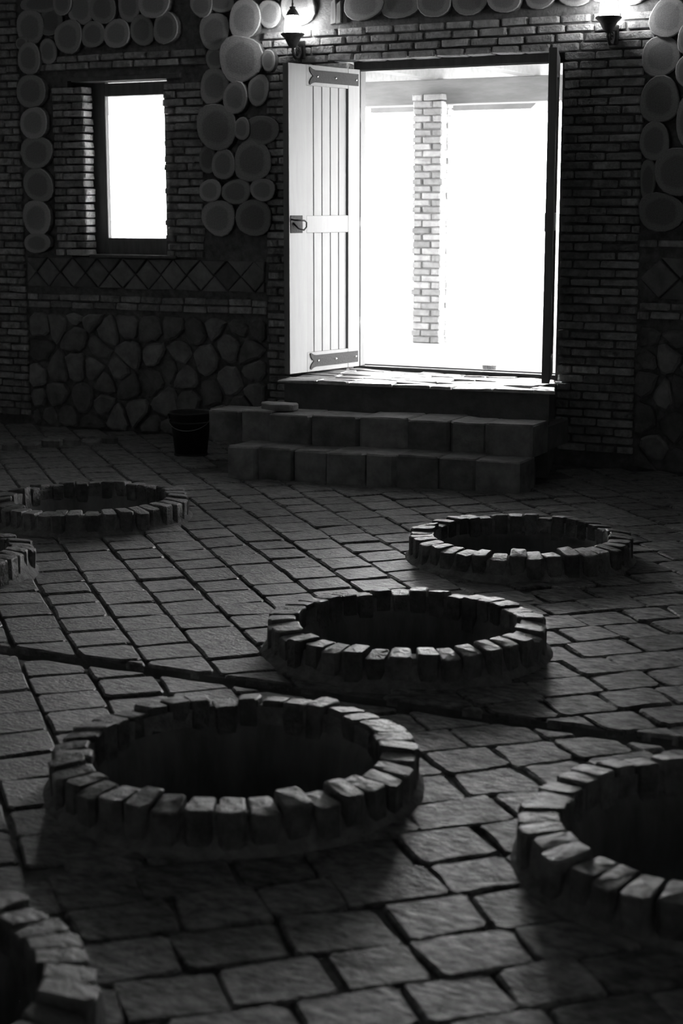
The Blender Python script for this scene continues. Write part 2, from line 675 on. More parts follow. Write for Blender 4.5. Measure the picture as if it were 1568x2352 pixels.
# staggered rows
s = 0.6
while s < 12.5:
    l = R(.19, .225)
    t = -4.4 + R(0, .2)
    while t < 4.0:
        w = R(.20, .285)
        jt = .013
        gp = R(.002, .007)
        poly = [st(s + gp + R(-jt, jt), t + gp + R(-jt, jt)), st(s + l - gp + R(-jt, jt), t + gp + R(-jt, jt)),
                st(s + l - gp + R(-jt, jt), t + w - gp + R(-jt, jt)), st(s + gp + R(-jt, jt), t + w - gp + R(-jt, jt))]
        c = st(s + l / 2, t + w / 2)
        if c[0] >= SPLIT_X and c[0] < 5.6 and -9.6 < c[1] < -.08:
            for p in tile_ok(poly):
                TILES.append((p, .016, .010))
        t += w
    s += l
ranked = []
for p, r, j in TILES:
    cx, cy = sum(a[0] for a in p) / len(p), sum(a[1] for a in p) / len(p)
    u, v, d = px_of(cx, cy, 0)
    seen = d > 1 and -40 < u < 1608 and 1050 < v < 2400
    ranked.append((abs(area(p)) / d ** 3 if seen else 0, p, r, j))
ranked.sort(key=lambda q: -q[0])
rest, rest_flag = MB(), MB()
for i, (k, p, r, j) in enumerate(ranked):
    o = rounded(p, r, j * .5)
    if len(o) < 3:
        continue
    vs, fs = slab(o, -.03, R(-.003, .004), R(.004, .009), (R(-.022, .022), R(-.022, .022)), .0012, R(-.001, .003))
    if i < 300 and k > 0:
        link('tile', mesh('tile', vs, fs, 'flagstone' if r > .015 else 'tile'), floor)
    else:
        (rest_flag if r > .015 else rest).add(vs, fs)
rest.build('tile_paving', 'tile', floor)['kind'] = 'stuff'
rest_flag.build('flagstone_paving', 'flagstone', floor)['kind'] = 'stuff'

# ------------------------------------------------------------------ the jars
RIMS = []
NB = 37
for q in range(14):
    hw_i, hw_o = PI * RI / NB - R(.0005, .003), PI * RO / NB - R(.002, .007)
    ch = R(.006, .012)
    L = RO - RI
    a, b = -L / 2 + R(-.006, .004), L / 2 + R(-.014, .006)
    out = [(a, -hw_i + .007), (a + .009, -hw_i), (R(-.01, .01), -(hw_i + hw_o) / 2 + R(-.003, .003)), (b - .015, -hw_o + .002), (b, -hw_o + .016),
           (b + R(-.004, .004), hw_o - .016), (b - .015, hw_o - .002), (R(-.01, .01), (hw_i + hw_o) / 2 + R(-.003, .003)), (a + .009, hw_i), (a, hw_i - .007)]
    n = len(out)
    top = RH + R(-.008, .006)
    slope = R(-.16, -.02)
    vs = [(x, y, -.025) for x, y in out]
    for dz, k in ((-ch, 1.0), (-ch * .3, .95), (0, .82)):
        for x, y in out:
            vs.append((x * (1 - (1 - k) * .6), y * k, top + dz + slope * x + R(-.0015, .0015)))
    vs.append((R(-.01, .01), 0, top + .002))
    fs = [tuple(range(n - 1, -1, -1))]
    for r in range(3):
        for i in range(n):
            k = (i + 1) % n
            fs.append((r * n + i, r * n + k, r * n + n + k, r * n + n + i))
    for i in range(n):
        fs.append((3 * n + i, 3 * n + (i + 1) % n, 4 * n))
    RIMS.append(mesh('rim_brick', vs, fs, 'rim_brick'))
bed = MB().lathe([(RI + .006, .0), (RI + .006, .100), (RO - .03, .088), (RO - .014, .03), (RO + .012, .006), (RO + .028, -.012)], 48)
BED = mesh('mortar_bed', bed.v, bed.f, 'pale_mortar', True)
jarp = [(RI + .02, .045), (RI + .004, .04), (RI - .01, .0), (RI - .015, -.10), (.46, -.30), (.56, -.60), (.60, -.95), (.54, -1.35), (.36, -1.75), (.14, -2.0), (.01, -2.05)]
JAR = MB().lathe(jarp, 48)
JARM = mesh('clay_neck', JAR.v, JAR.f, 'clay', True)
for x, y, lab in JARS:
    t_ = thing('wine_jar', lab, 'wine jar', (x, y, 0), 0, 'brick ringed wine jars sunk in the floor')
    link('clay_neck', JARM, t_)
    link('mortar_bed', BED, t_)
    ph = R(0, 1)
    for k in range(NB):
        a = 2 * PI * (k + ph + R(-.06, .06)) / NB
        r = (RO + RI) / 2 + R(-.006, .006)
        link('brick', random.choice(RIMS), t_, (r * math.cos(a), r * math.sin(a), R(-.007, .005)), (R(-.05, .05), R(-.06, .06), a + R(-.05, .05)), (R(.93, 1.05), R(.94, 1.05), R(.96, 1.03)))

# ------------------------------------------------------------------ brickwork of the front wall
BH, BD = .0575, .125                      # course height, brick depth
BV = []
for q in range(20):
    vs, fs = cbox(-.5, .5, -.5, .5, -.5, .5, .08, 0)
    # chamfer in real proportion, worn corners
    vs2 = []
    for x, y, z in vs:
        X, Y, Z = x * .2, y * BD, z * .045
        X = math.copysign(min(abs(X), .1), X)
        vs2.append((X + R(-.004, .004), Y + R(-.004, .004), Z + R(-.0025, .0025)))
    BV.append(mesh('brick', vs2, fs, 'brick'))


def bricks(parent, x0, x1, z0, z1, hole=None, keep=lambda x, z: True, zoff=0.0):
    k = int(math.ceil((z0 - 0.0) / BH - 1e-6))
    while (k + 1) * BH <= z1 + .012:
        za = k * BH
        x = x0 - (.1 if k % 2 else 0) + R(-.02, .02)
        spans = [(x0, x1)]
        if hole and za + BH * .6 > hole[2] and za + BH * .4 < hole[3]:
            spans = [(x0, hole[0]), (hole[1], x1)]
        for sa, sb in spans:
            x = sa - (.105 if k % 2 else 0) + R(-.015, .015)
            while x < sb - .02:
                l = R(.185, .215)
                a, b = max(x, sa), min(x + l, sb)
                if sb - b < .05:
                    b = sb
                if b - a > .035 and keep((a + b) / 2, za + BH / 2):
                    gap = R(.010, .016)
                    ln = b - a - (gap if b < sb else 0)
                    zz = za + BH / 2 + zoff + R(-.003, .003)
                    jig = R(-.007, .007)
                    link('brick', random.choice(BV), parent, ((a + a + ln) / 2 + (jig if (a == sa or b == sb) else 0), BD / 2 + R(-.007, .005), zz),
                         (0, R(-.014, .014), R(-.012, .012)), (ln / .2, 1, R(.92, 1.06)))
                x = b if b == sb else x + l
        k += 1


door_trim = thing('trim_1', 'rough thin-brick surround over and beside the open doorway', 'brick surround', kind='structure')
bricks(door_trim, DOOR[1], 2.05, 0.06, 2.70, zoff=-.025)
bricks(door_trim, -.72, 2.10, 2.69, 2.955, zoff=-.025)
pier = thing('trim_2', 'brick pier behind the open pale door leaf', 'brick pier', kind='structure')
bricks(pier, -.70, DOOR[0], 0.06, 2.70, zoff=-.025)
win_trim = thing('trim_3', 'thin-brick surround of the small deep window', 'brick surround', kind='structure')
bricks(win_trim, -2.57, -1.235, 1.31, 2.62, WIN)
bricks(win_trim, -2.72, -1.19, 2.65, 2.86)
end_trim = thing('trim_4', 'brick strip at the far end of the log panel', 'brick strip', kind='structure')
bricks(end_trim, -3.45, -2.885, 0.02, 3.35)
band = thing('trim_5', 'brick courses above the rubble panel under the window', 'brick band', kind='structure')
bricks(band, -2.87, -.71, .90, 1.075)
band2 = thing('trim_6', 'brick courses between rubble and log slices beside the doorway pier', 'brick band', kind='structure')
bricks(band2, 2.06, 3.1, .94, 1.10)
bricks(band2, 2.06, 3.1, 1.385, 1.50)
# brick courses lining the outer reveal of the doorway
rev = thing('trim_7', 'brick reveal just outside the pale door leaf hinge', 'brick reveal', kind='structure')
for k in range(10, 46):
    o = link('brick', random.choice(BV), rev, (-.205 + R(-.006, .006), .33 + R(-.01, .01), (k + .5) * BH), (0, 0, PI / 2 + R(-.02, .02)), (.95, .9, R(.95, 1.05)))

# timber lintel and sill of the window
MB().add(*cbox(WIN[0] - .10, WIN[1] + .16, -.012, .14, 2.615, 2.652, .004, .002)).build('window_lintel', 'window_wood', win_trim)


# ------------------------------------------------------------------ log slices set in the wall, given as (x, z, half width, half height, tilt)
SLICES = [
    (-2.732, 3.031, 0.111, 0.12, 0, 1, 0), (-2.626, 3.2, 0.179, 0.063, 0, 1, 0), (-2.421, 3.189, 0.084, 0.075, 0, 1, 0),
    (-2.547, 3.064, 0.097, 0.097, 0, 1, 0), (-2.263, 3.143, 0.099, 0.112, 0, 1, 0), (-2.37, 2.945, 0.116, 0.11, 0, 1, 0),
    (-2.059, 3.132, 0.105, 0.102, 0, 1, 0), (-2.152, 2.951, 0.094, 0.087, 0, 1, 0), (-1.941, 2.947, 0.105, 0.093, 0, 1, 0),
    (-1.834, 3.151, 0.096, 0.11, 0, 1, 0), (-1.725, 2.962, 0.095, 0.098, 0, 1, 0), (-1.599, 3.144, 0.12, 0.097, 0, 1, 0),
    (-1.509, 2.967, 0.101, 0.1, 0, 1, 0), (-2.746, 2.802, 0.099, 0.105, 0, 1, 0), (-2.732, 2.561, 0.116, 0.116, 0, 1, 0),
    (-2.722, 2.325, 0.116, 0.107, 0, 1, 0), (-2.711, 2.107, 0.125, 0.114, 0, 1, 0), (-2.704, 1.861, 0.121, 0.115, 0, 1, 0),
    (-2.724, 1.613, 0.117, 0.126, 0, 1, 0), (-2.723, 1.421, 0.113, 0.067, 0, 1, 0), (-2.58, 2.85, 0.073, 0.082, 0, 1, 0),
    (-2.811, 2.917, 0.05, 0.045, 0, 1, 0), (-1.199, 3.11, 0.084, 0.078, 0, 1, 0), (-1.039, 3.12, 0.094, 0.065, 0, 1, 0),
    (-1.103, 2.926, 0.116, 0.114, 0, 1, 0), (-0.843, 2.994, 0.117, 0.124, 0, 1, 0), (-0.649, 3.022, 0.081, 0.088, 0, 1, 1),
    (-0.43, 3.052, 0.124, 0.107, 0, 1, 1), (-1.103, 2.737, 0.069, 0.069, 0, 1, 0), (-0.879, 2.725, 0.147, 0.158, 0.15, 1.6, 0),
    (-1.113, 2.547, 0.11, 0.115, 0, 1, 0), (-0.926, 2.46, 0.094, 0.1, 0, 1, 0), (-0.746, 2.508, 0.075, 0.099, 0, 1, 0),
    (-1.089, 2.261, 0.147, 0.153, 0, 1, 0), (-1.181, 2.035, 0.063, 0.093, 0, 1, 0), (-1.038, 1.996, 0.084, 0.101, 0, 1, 0),
    (-0.805, 2.018, 0.141, 0.131, 0, 1, 0), (-1.092, 1.619, 0.13, 0.115, 0, 1, 0), (-0.795, 1.619, 0.13, 0.12, 0, 1, 0),
    (-1.148, 1.812, 0.082, 0.075, 0, 1, 0), (-0.938, 1.804, 0.11, 0.08, 0, 1, 0), (-0.71, 1.816, 0.093, 0.073, 0, 1, 0),
    (-0.734, 2.229, 0.129, 0.096, 0, 1, 0), (-0.878, 2.244, 0.058, 0.073, 0, 1, 0), (-0.652, 2.704, 0.049, 0.071, 0, 1, 0),
    (0.086, 3.047, 0.135, 0.097, 0, 1, 0), (0.357, 3.038, 0.132, 0.09, 0, 1, 0), (0.613, 3.038, 0.111, 0.094, 0, 1, 0),
    (0.863, 3.032, 0.115, 0.085, 0, 1, 0), (1.108, 3.024, 0.109, 0.076, 0, 1, 0), (1.348, 3.033, 0.098, 0.075, 0, 1, 1),
    (1.583, 3.033, 0.099, 0.075, 0, 1, 1), (1.782, 3.034, 0.086, 0.063, 0, 1, 1), (1.967, 3.013, 0.085, 0.063, 0, 1, 1),
    (2.201, 2.852, 0.105, 0.112, -0.5, 1, 1), (2.157, 2.621, 0.106, 0.116, 0, 1, 1), (2.162, 2.356, 0.112, 0.133, 0, 1, 0),
    (2.143, 2.103, 0.09, 0.105, 0, 1, 0), (2.29, 1.913, 0.129, 0.129, 0, 1, 0), (2.199, 1.664, 0.133, 0.109, 0, 1, 0),
    (2.106, 1.868, 0.048, 0.114, 0, 1.5, 0), (2.358, 2.232, 0.077, 0.146, 0, 1, 0), (2.325, 2.718, 0.055, 0.078, 0, 1, 0),
    (2.338, 2.522, 0.066, 0.095, 0, 1, 0), (2.408, 1.683, 0.078, 0.108, 0, 1, 0), (2.444, 2.791, 0.092, 0.098, 0, 1, 0),
    (2.494, 2.581, 0.092, 0.099, 0, 1, 0), (2.504, 2.346, 0.092, 0.1, 0, 1, 0), (2.543, 2.082, 0.093, 0.1, 0, 1, 0),
    (2.567, 1.844, 0.093, 0.101, 0, 1, 0),
]


def slice_outline(x, z, a, b, ang, wob, n=18):
    k1, k2, p1, p2 = R(.02, .06) * wob, R(.01, .05) * wob, R(0, 6.3), R(0, 6.3)
    out = []
    for i in range(n):
        th = 2 * PI * i / n
        r = 1 + k1 * math.sin(2 * th + p1) + k2 * math.sin(3 * th + p2) + R(-.012, .012)
        # slightly squarish, as split trunks are
        ct, sn = math.cos(th), math.sin(th)
        e = .92
        u = math.copysign(abs(ct) ** e, ct) * a * r
        w = math.copysign(abs(sn) ** e, sn) * b * r
        out.append((x + u * math.cos(ang) - w * math.sin(ang), z + u * math.sin(ang) + w * math.cos(ang)))
    return out


for x, z, a, b, ang, wob, pale in SLICES:
    out = slice_outline(x, z, a * 1.12, b * 1.12, ang, wob)
    dp = R(.012, .045)
    vs, fs = slab(out, -.03, dp, .006, (R(-.05, .05), R(-.05, .05)), .001, 0)
    # own origin so that growth rings centre on the slice
    me = mesh('log_slice', [(p[0] - x, p[1], p[2] - z) for p in to_wall(vs)], fs, 'log_end')
    me.materials.append(MATS['bark'])
    n = len(out)
    for i in range(n + 1):
        me.polygons[i].material_index = 1
    link('log_slice', me, wall_front, (x, 0, z))

# split wedges packed between slices
for x0, x1, z0, z1 in ((-.175, -.135, 2.925, 3.10), (-.128, -.092, 2.925, 3.08), (-.085, -.06, 2.93, 3.06)):
    vs, fs = slab([(x0, z0), (x1, z0 + .01), (x1 - .004, z1), (x0 + .006, z1 - .02)], -.03, R(.0, .02), .004)
    link('wood_wedge', mesh('wood_wedge', to_wall(vs), fs, 'log_end'), wall_front)


# ------------------------------------------------------------------ rubble panels and diamond bands
def voronoi(seeds, box, gap):
    x0, x1, z0, z1 = box
    cells = []
    for i, (sx, sz) in enumerate(seeds):
        p = [(x0, z0), (x1, z0), (x1, z1), (x0, z1)]
        for k, (tx, tz) in enumerate(seeds):
            if k == i or not p:
                continue
            nx, nz = tx - sx, tz - sz
            d = math.hypot(nx, nz)
            if d > 1.0:
                continue
            p = clip(p, nx / d, nz / d, (nx * (sx + tx) + nz * (sz + tz)) / 2 / d - gap)
        if len(p) >= 3 and abs(area(p)) > .0015:
            cells.append(p)
    return cells


def fill(seeds, box, dmin, tries=900):
    s = list(seeds)
    for _ in range(tries):
        p = (R(box[0], box[1]), R(box[2], box[3]))
        if all(math.hypot(p[0] - q[0], p[1] - q[1]) > dmin for q in s):
            s.append(p)
    return s


RUB_L = [(-2.76, 0.773), (-2.569, 0.805), (-2.417, 0.701), (-2.767, 0.603), (-2.593, 0.456), (-2.193, 0.625), (-2.118, 0.745), (-1.925, 0.81), (-1.911, 0.587), (-1.717, 0.784), (-1.693, 0.596), (-1.502, 0.807), (-1.468, 0.621), (-1.229, 0.583), (-1.019, 0.688), (-0.853, 0.646), (-0.808, 0.521), (-1.042, 0.413), (-2.151, 0.358), (-1.929, 0.336), (-2.177, 0.188), (-1.874, 0.155), (-1.574, 0.238), (-1.379, 0.265), (-1.186, 0.325), (-2.613, 0.233), (-2.82, 0.377), (-0.933, 0.834), (-0.786, 0.839), (-1.708, 0.397), (-1.414, 0.428), (-2.415, 0.481), (-1.31, 0.79)]
RUB_R = [(2.123, 0.861), (2.142, 0.726), (2.251, 0.745), (2.13, 0.57), (2.257, 0.506), (2.323, 0.282), (2.212, 0.147), (2.357, 0.525), (2.109, 0.341), (2.337, 0.888)]
for seeds, box in ((RUB_L, (-2.86, -.72, .0, .885)), (RUB_R, (2.06, 3.1, .0, .925))):
    for p in voronoi(fill(seeds, box, .15), box, .010):
        o = rounded(p, .04, .006)
        dd = R(-.006, .03)
        vs, fs = slab(o, -.03, dd, .014, (R(-.12, .12), R(-.12, .12)), .003, R(0, .012))
        link('rubble_stone', mesh('rubble_stone', to_wall(vs), fs, 'rubble'), wall_front)

for x0, x1, z0, z1, ph in ((-2.86, -.72, 1.085, 1.312, .14), (2.06, 3.1, 1.11, 1.378, .0)):
    h = (z1 - z0) / 2
    w = h * 1.02
    zc = (z0 + z1) / 2
    x = x0 - ph
    while x < x1 + w:
        for shape in ([(x, zc), (x + w, z0), (x + 2 * w, zc), (x + w, z1)], [(x + w, z1), (x + 2 * w, zc), (x + 3 * w, z1)], [(x + w, z0), (x + 3 * w, z0), (x + 2 * w, zc)]):
            p = clip(clip(shape, -1, 0, -x0), 1, 0, x1)
            if len(p) < 3 or abs(area(p)) < .003:
                continue
            cx, cz = sum(a[0] for a in p) / len(p), sum(a[1] for a in p) / len(p)
            p = [(cx + (a - cx) * .93 + R(-.004, .004), cz + (b - cz) * .93 + R(-.004, .004)) for a, b in p]
            vs, fs = slab(p, -.03, R(-.004, .012), .006, (R(-.05, .05), R(-.05, .05)), .001)
            link('diamond_stone', mesh('diamond_stone', to_wall(vs), fs, 'diamond'), wall_front)
        x += 2 * w

# ------------------------------------------------------------------ window
wn = thing('window_1', 'small deep-set window in dark timber frame', 'window', (0, 0, 0), kind='structure')
fx0, fx1, fz0, fz1 = WIN[0], WIN[1], WIN[2], WIN[3]
gx0, gx1, gz0, gz1 = -2.185, -1.655, 1.462, 2.515
for nm, b in (('frame_post', (fx0 - .17, gx0, .15, .20, fz0 - .03, fz1 + .03)), ('frame_post', (gx1, fx1 + .01, .15, .24, fz0, fz1)),
              ('frame_head', (gx0, gx1, .15, .24, gz1, fz1)), ('frame_sill', (gx0, gx1, .15, .24, fz0, gz0))):
    MB().add(*cbox(*b, .004)).build(nm, 'window_wood', wn)
MB().add(*cbox(fx0 + .03, fx1 + .10, -.02, .16, fz0 - .02, fz0 + .004, .004)).build('window_ledge', 'window_wood', wn)
MB().box(gx0, gx1, .18, .186, gz0, gz1).build('pane', 'clear_glass', wn)

# ------------------------------------------------------------------ door frame
fr = thing('trim_8', 'dark timber frame of the double doorway', 'door frame', kind='structure')
MB().add(*cbox(-.06, 1.52, .12, .20, 2.627, 2.70, .003)).build('frame_head', 'frame_wood', fr)
MB().add(*cbox(-.06, 1.52, .125, .145, 2.617, 2.630, .002)).build('frame_bead', 'door_wood', fr)
MB().add(*cbox(-.06, 1.52, .12, .20, .54, .578, .003)).build('frame_sill', 'frame_wood', fr)
MB().add(*cbox(-.06, 1.52, .205, .225, .55, .585, .003)).build('sill_strip', 'frame_wood', fr)
MB().add(*cbox(-.06, -.005, .12, .20, .56, 2.64, .003)).build('frame_post', 'frame_wood', fr)
MB().add(*cbox(1.465, 1.55, .12, .20, .56, 2.64, .003)).build('frame_post', 'frame_wood', fr)

# ------------------------------------------------------------------ the door leaves (local x from the hinge to the free edge, +y the weather side)
LW, LH, LT = .745, 2.05, .05


def leaf(name, label, loc, rot, mirror=1):
    d = thing(name, label, 'door', loc, rot, kind='structure')
    s0, s1 = .125, .565                    # panel between the stiles

    def bx(nm, x0, x1, y0, y1, z0, z1, m='door_wood', par=d, ch=.002):
        if mirror < 0:
            y0, y1 = -y1, -y0
        return MB().add(*cbox(x0, x1, y0, y1, z0, z1, ch)).build(nm, m, par)
    bx('stile', 0, s0, -LT / 2, LT / 2, 0, LH)
    bx('stile', s1, LW, -LT / 2, LT / 2, 0, LH)
    for z0, z1 in ((0, .135), (.945, 1.06), (LH - .135, LH)):
        bx('rail', s0, s1, -LT / 2, LT / 2 - .001, z0, z1)
    for z0, z1 in ((.135, .945), (1.06, LH - .135)):
        n = 5
        for i in range(n):
            a, b = s0 + (s1 - s0) * i / n, s0 + (s1 - s0) * (i + 1) / n
            bx('plank', a + .0015, b - .0015, -.012, .010, z0 - .004, z1 + .004, ch=.004)
    for zc in (.072, LH - .072):
        h = .040
        x0, x1 = .02, .505
        pts = [(x0, -h), (x1, -h)]
        for i in range(9):
            t = i / 8
            pts.append((x1 + .030 * math.sin(t * PI / 2) + .004, -h - .014 * math.sin(t * PI) + (h - .004) * 0 + t * 0 - .010 * (1 - t) * 0 if i < 1 else -h * (1 - t) - .016 * math.sin(t * PI)))
        # fishtail end: two curled lobes with a notch between
        pts = [(x0, -h), (x1 - .03, -h), (x1 + .0, -h - .006), (x1 + .022, -h - .018), (x1 + .030, -h - .010), (x1 + .024, -h + .012), (x1 + .008, -.010), (x1 - .008, 0),
               (x1 + .008, .010), (x1 + .024, h - .012), (x1 + .030, h + .010), (x1 + .022, h + .018), (x1 + .0, h + .006), (x1 - .03, h), (x0, h)]
        n = len(pts)
        y0, y1 = (LT / 2 - .0005, LT / 2 + .005)
        if mirror < 0:
            y0, y1 = -y0, -y1
        vs = [(x, y0, zc + z) for x, z in pts] + [(x, y1, zc + z) for x, z in pts]
        fs = [tuple(range(n)), tuple(range(2 * n - 1, n - 1, -1))] + [(i, (i + 1) % n, n + (i + 1) % n, n + i) for i in range(n)]
        sp = link('strap_hinge', mesh('strap_hinge', vs, fs, 'strap'), d)
        sp['label'] = 'dark iron strap hinge with a fishtail end'
        for xr in (.045, .265, .455):
            mb = MB()
            yy = y1
            prof = [(.0085, 0), (.0075, .003), (.0045, .005), (.0005, .006)]
            vs, fs, m = [], [], 10
            for r, hgt in prof:
                for k in range(m):
                    a = 2 * PI * k / m
                    vs.append((xr + r * math.cos(a), yy + hgt * (1 if mirror > 0 else -1), zc + r * math.sin(a)))
            for i in range(3):
                for k in range(m):
                    fs.append((i * m + k, i * m + (k + 1) % m, i * m + m + (k + 1) % m, i * m + m + k))
            mb.add(vs, fs).build('rivet', 'bright_steel', sp, True)
    # latch plate and pull
    sg = 1 if mirror > 0 else -1
    pl = bx('latch_plate', LW - .135, LW - .012, LT / 2 - .001, LT / 2 + .004, .945, 1.062, 'strap')
    y0 = sg * (LT / 2 + .004)
    pts = [(LW - .125, y0, 1.035), (LW - .122, y0 + sg * .02, 1.032), (LW - .095, y0 + sg * .038, 1.030), (LW - .045, y0 + sg * .045, 1.028), (LW - .022, y0 + sg * .043, 1.015),
           (LW - .020, y0 + sg * .04, .985), (LW - .04, y0 + sg * .034, .965), (LW - .075, y0 + sg * .018, .975), (LW - .11, y0, 1.012)]
    pts = [(2 * LW - .147 - a, b, c) for a, b, c in pts]
    if mirror > 0:
        MB().tube(pts, .006, 8).build('pull_handle', 'black_iron', pl, True)
    # knuckles of the hinge at the hanging edge
    for z in (.30, 1.0, 1.75):
        MB().lathe([(.0005, -.05), (.012, -.05), (.012, .05), (.0005, .05)], 10, (-.008, sg * .012, z)).build('hinge_knuckle', 'black_iron', d, True)
    return d


leaf('door_1', 'pale plank door leaf swung open with its iron pull facing the light', (-.024, .102, .578), math.atan2(-.727, -.163))
leaf('door_2', 'plank door leaf swung open, standing edge-on beside the lit gap', (1.425, .118, .60), math.atan2(-.951, .312), -1)

# ------------------------------------------------------------------ steps up to the door
steps = thing('steps', 'three rough stone steps rising to the doorway threshold', 'steps', kind='structure')


def step(xa, ya, xb, yb, z0, z1, nst, yin):
    """front edge from (xa,ya) to (xb,yb); a concrete core faced by blocks"""
    core = [(xa + .02, yin), (xa + .02, ya + .04), (xb - .02, yb + .04), (xb - .02, yin)]
    vs, fs = slab(core, z0, z1 - .05, .002)
    link('core', mesh('core', vs, fs, 'concrete'), steps)
    cuts = [0]
    for i in range(nst):
        cuts.append(cuts[-1] + R(.8, 1.25))
    cuts = [c / cuts[-1] for c in cuts]
    for i in range(nst):
        a, b = cuts[i], cuts[i + 1]
        f = lambda t: (xa + (xb - xa) * t, ya + (yb - ya) * t)
        p, q = f(a), f(b)
        dy = R(-.018, .012)
        th = R(.27, .33)
        out = rounded([(p[0], p[1] + dy), (q[0], q[1] + dy + R(-.01, .01)), (q[0], q[1] + th), (p[0], p[1] + th)], .02, .005)
        vs, fs = slab(out, z0 - .001, z1 + R(-.007, .005), .009, (R(-.02, .02), R(-.02, .03)), .003, R(0, .004))
        link('block', mesh('block', vs, fs, 'step_stone'), steps)


step(-.135, -1.505, 1.74, -1.245, -.02, .20, 8, -.9)
step(-.44, -1.245, 1.735, -1.0, .19, .39, 8, -.3)
# riser under the threshold and the threshold paving of split slate
vs, fs = slab([(-.14, .10), (-.14, -.75), (1.69, -.60), (1.51, .0), (1.51, .10)], .0, .535, .004)
link('core', mesh('core', vs, fs, 'concrete'), steps)
MB().box(-.42, 1.50, -.95, -.05, 0, .33).build('core', 'concrete', steps)
fy = lambda x: -.80 + .089 * (x + .18)
y = 0.0
rows = 7
for r in range(rows):
    x = -.18 + (0 if r % 2 else -.0)
    while x < 1.72:
        l = R(.14, .30)
        x2 = min(x + l, 1.74)
        if 1.74 - x2 < .08:
            x2 = 1.74
        a0, a1 = r / rows, (r + 1) / rows
        yy = lambda X, t: fy(X) + (.115 - fy(X)) * t
        if not (r >= rows - 1 and (x < -.1 or x2 > 1.56)):
            lo, hi = x + .003, x2 - .003
            if r >= 6:
                lo, hi = max(lo, -.055), min(hi, 1.54)
            xr = lambda t: 1.51 + .36 * max(0, -yy(1.6, t))
            hi0, hi1 = min(hi, xr(a0)), min(hi, xr(a1))
            if hi1 - lo < .04:
                x = x2
                continue
            poly = [(lo, yy(lo, a0) + .003 + R(-.006, .004)), (hi0, yy(hi0, a0) + .003 + R(-.006, .004)), (hi1, yy(hi1, a1) - .003), (lo, yy(lo, a1) - .003)]
            vs, fs = slab(rounded(poly, .012, .003), .538, .556 + R(-.007, .006), .005, (R(-.04, .04), R(-.06, .06)), .002, R(0, .004))
            link('slate', mesh('slate', vs, fs, 'slate'), steps)
        x = x2

# a loose slab left on the middle step
sl = thing('stone_slab', 'flat broken stone slab left lying on the middle step', 'stone slab', (-.02, -1.06, .392), math.radians(5))
out = rounded([(-.13, .0), (-.02, -.06), (.13, -.055), (.135, .06), (.0, .07), (-.12, .06)], .02, .004)
vs, fs = slab(out, 0, .042, .006, (0, .03), .002, .002)
link('slab', mesh('slab', vs, fs, 'step_stone'), sl)

# low kerb of stones on the floor by the rubble wall
kb = thing('stone_kerb', 'low row of rough kerb stones on the floor below the window', 'kerb', (-1.95, -.95, 0), 0)
for i in range(7):
    t = i / 6
    cx, cy = -.26 + .52 * t, -.36 + .72 * t
    out = [(cx + .075 * math.cos(a) * R(.8, 1.1), cy + .06 * math.sin(a) * R(.8, 1.1)) for a in [2 * PI * k / 9 for k in range(9)]]
    vs, fs = slab(out, -.02, R(.03, .06), .012, (0, 0), .003, .004)
    link('stone', mesh('stone', vs, fs, 'rubble'), kb)

# ------------------------------------------------------------------ bucket
bk = thing('bucket', 'black bucket with a hanging wire bail beside the steps', 'bucket', (-.86, -.80, 0), .4)
MB().lathe([(.004, .012), (.112, .012), (.142, .285), (.147, .288), (.150, .300), (.146, .302), (.138, .29), (.110, .02), (.004, .018)], 32).build('body', 'bucket', bk, True)
MB().lathe([(.118, 0), (.115, 0), (.113, .014), (.117, .014), (.118, 0)], 32).build('foot_ring', 'bucket', bk, True)
MB().lathe([(.146, .225), (.149, .228), (.149, .236), (.146, .240)], 32).build('hoop', 'bucket', bk, True)
tb_ = [(.150 * math.cos(a), -.03 - .14 * math.sin(a) ** 1.0 * 1.0, .272 - .085 * math.sin(a)) for a in [PI * k / 16 for k in range(17)]]
MB().tube([(x, y - .0, z) for x, y, z in tb_], .0028, 6).build('bail', 'wire', bk, True)
for sx in (-1, 1):
    MB().add(*cbox(sx * .148 - .006, sx * .148 + .006, -.035, .0, .258, .29, .003)).build('ear', 'bucket', bk)


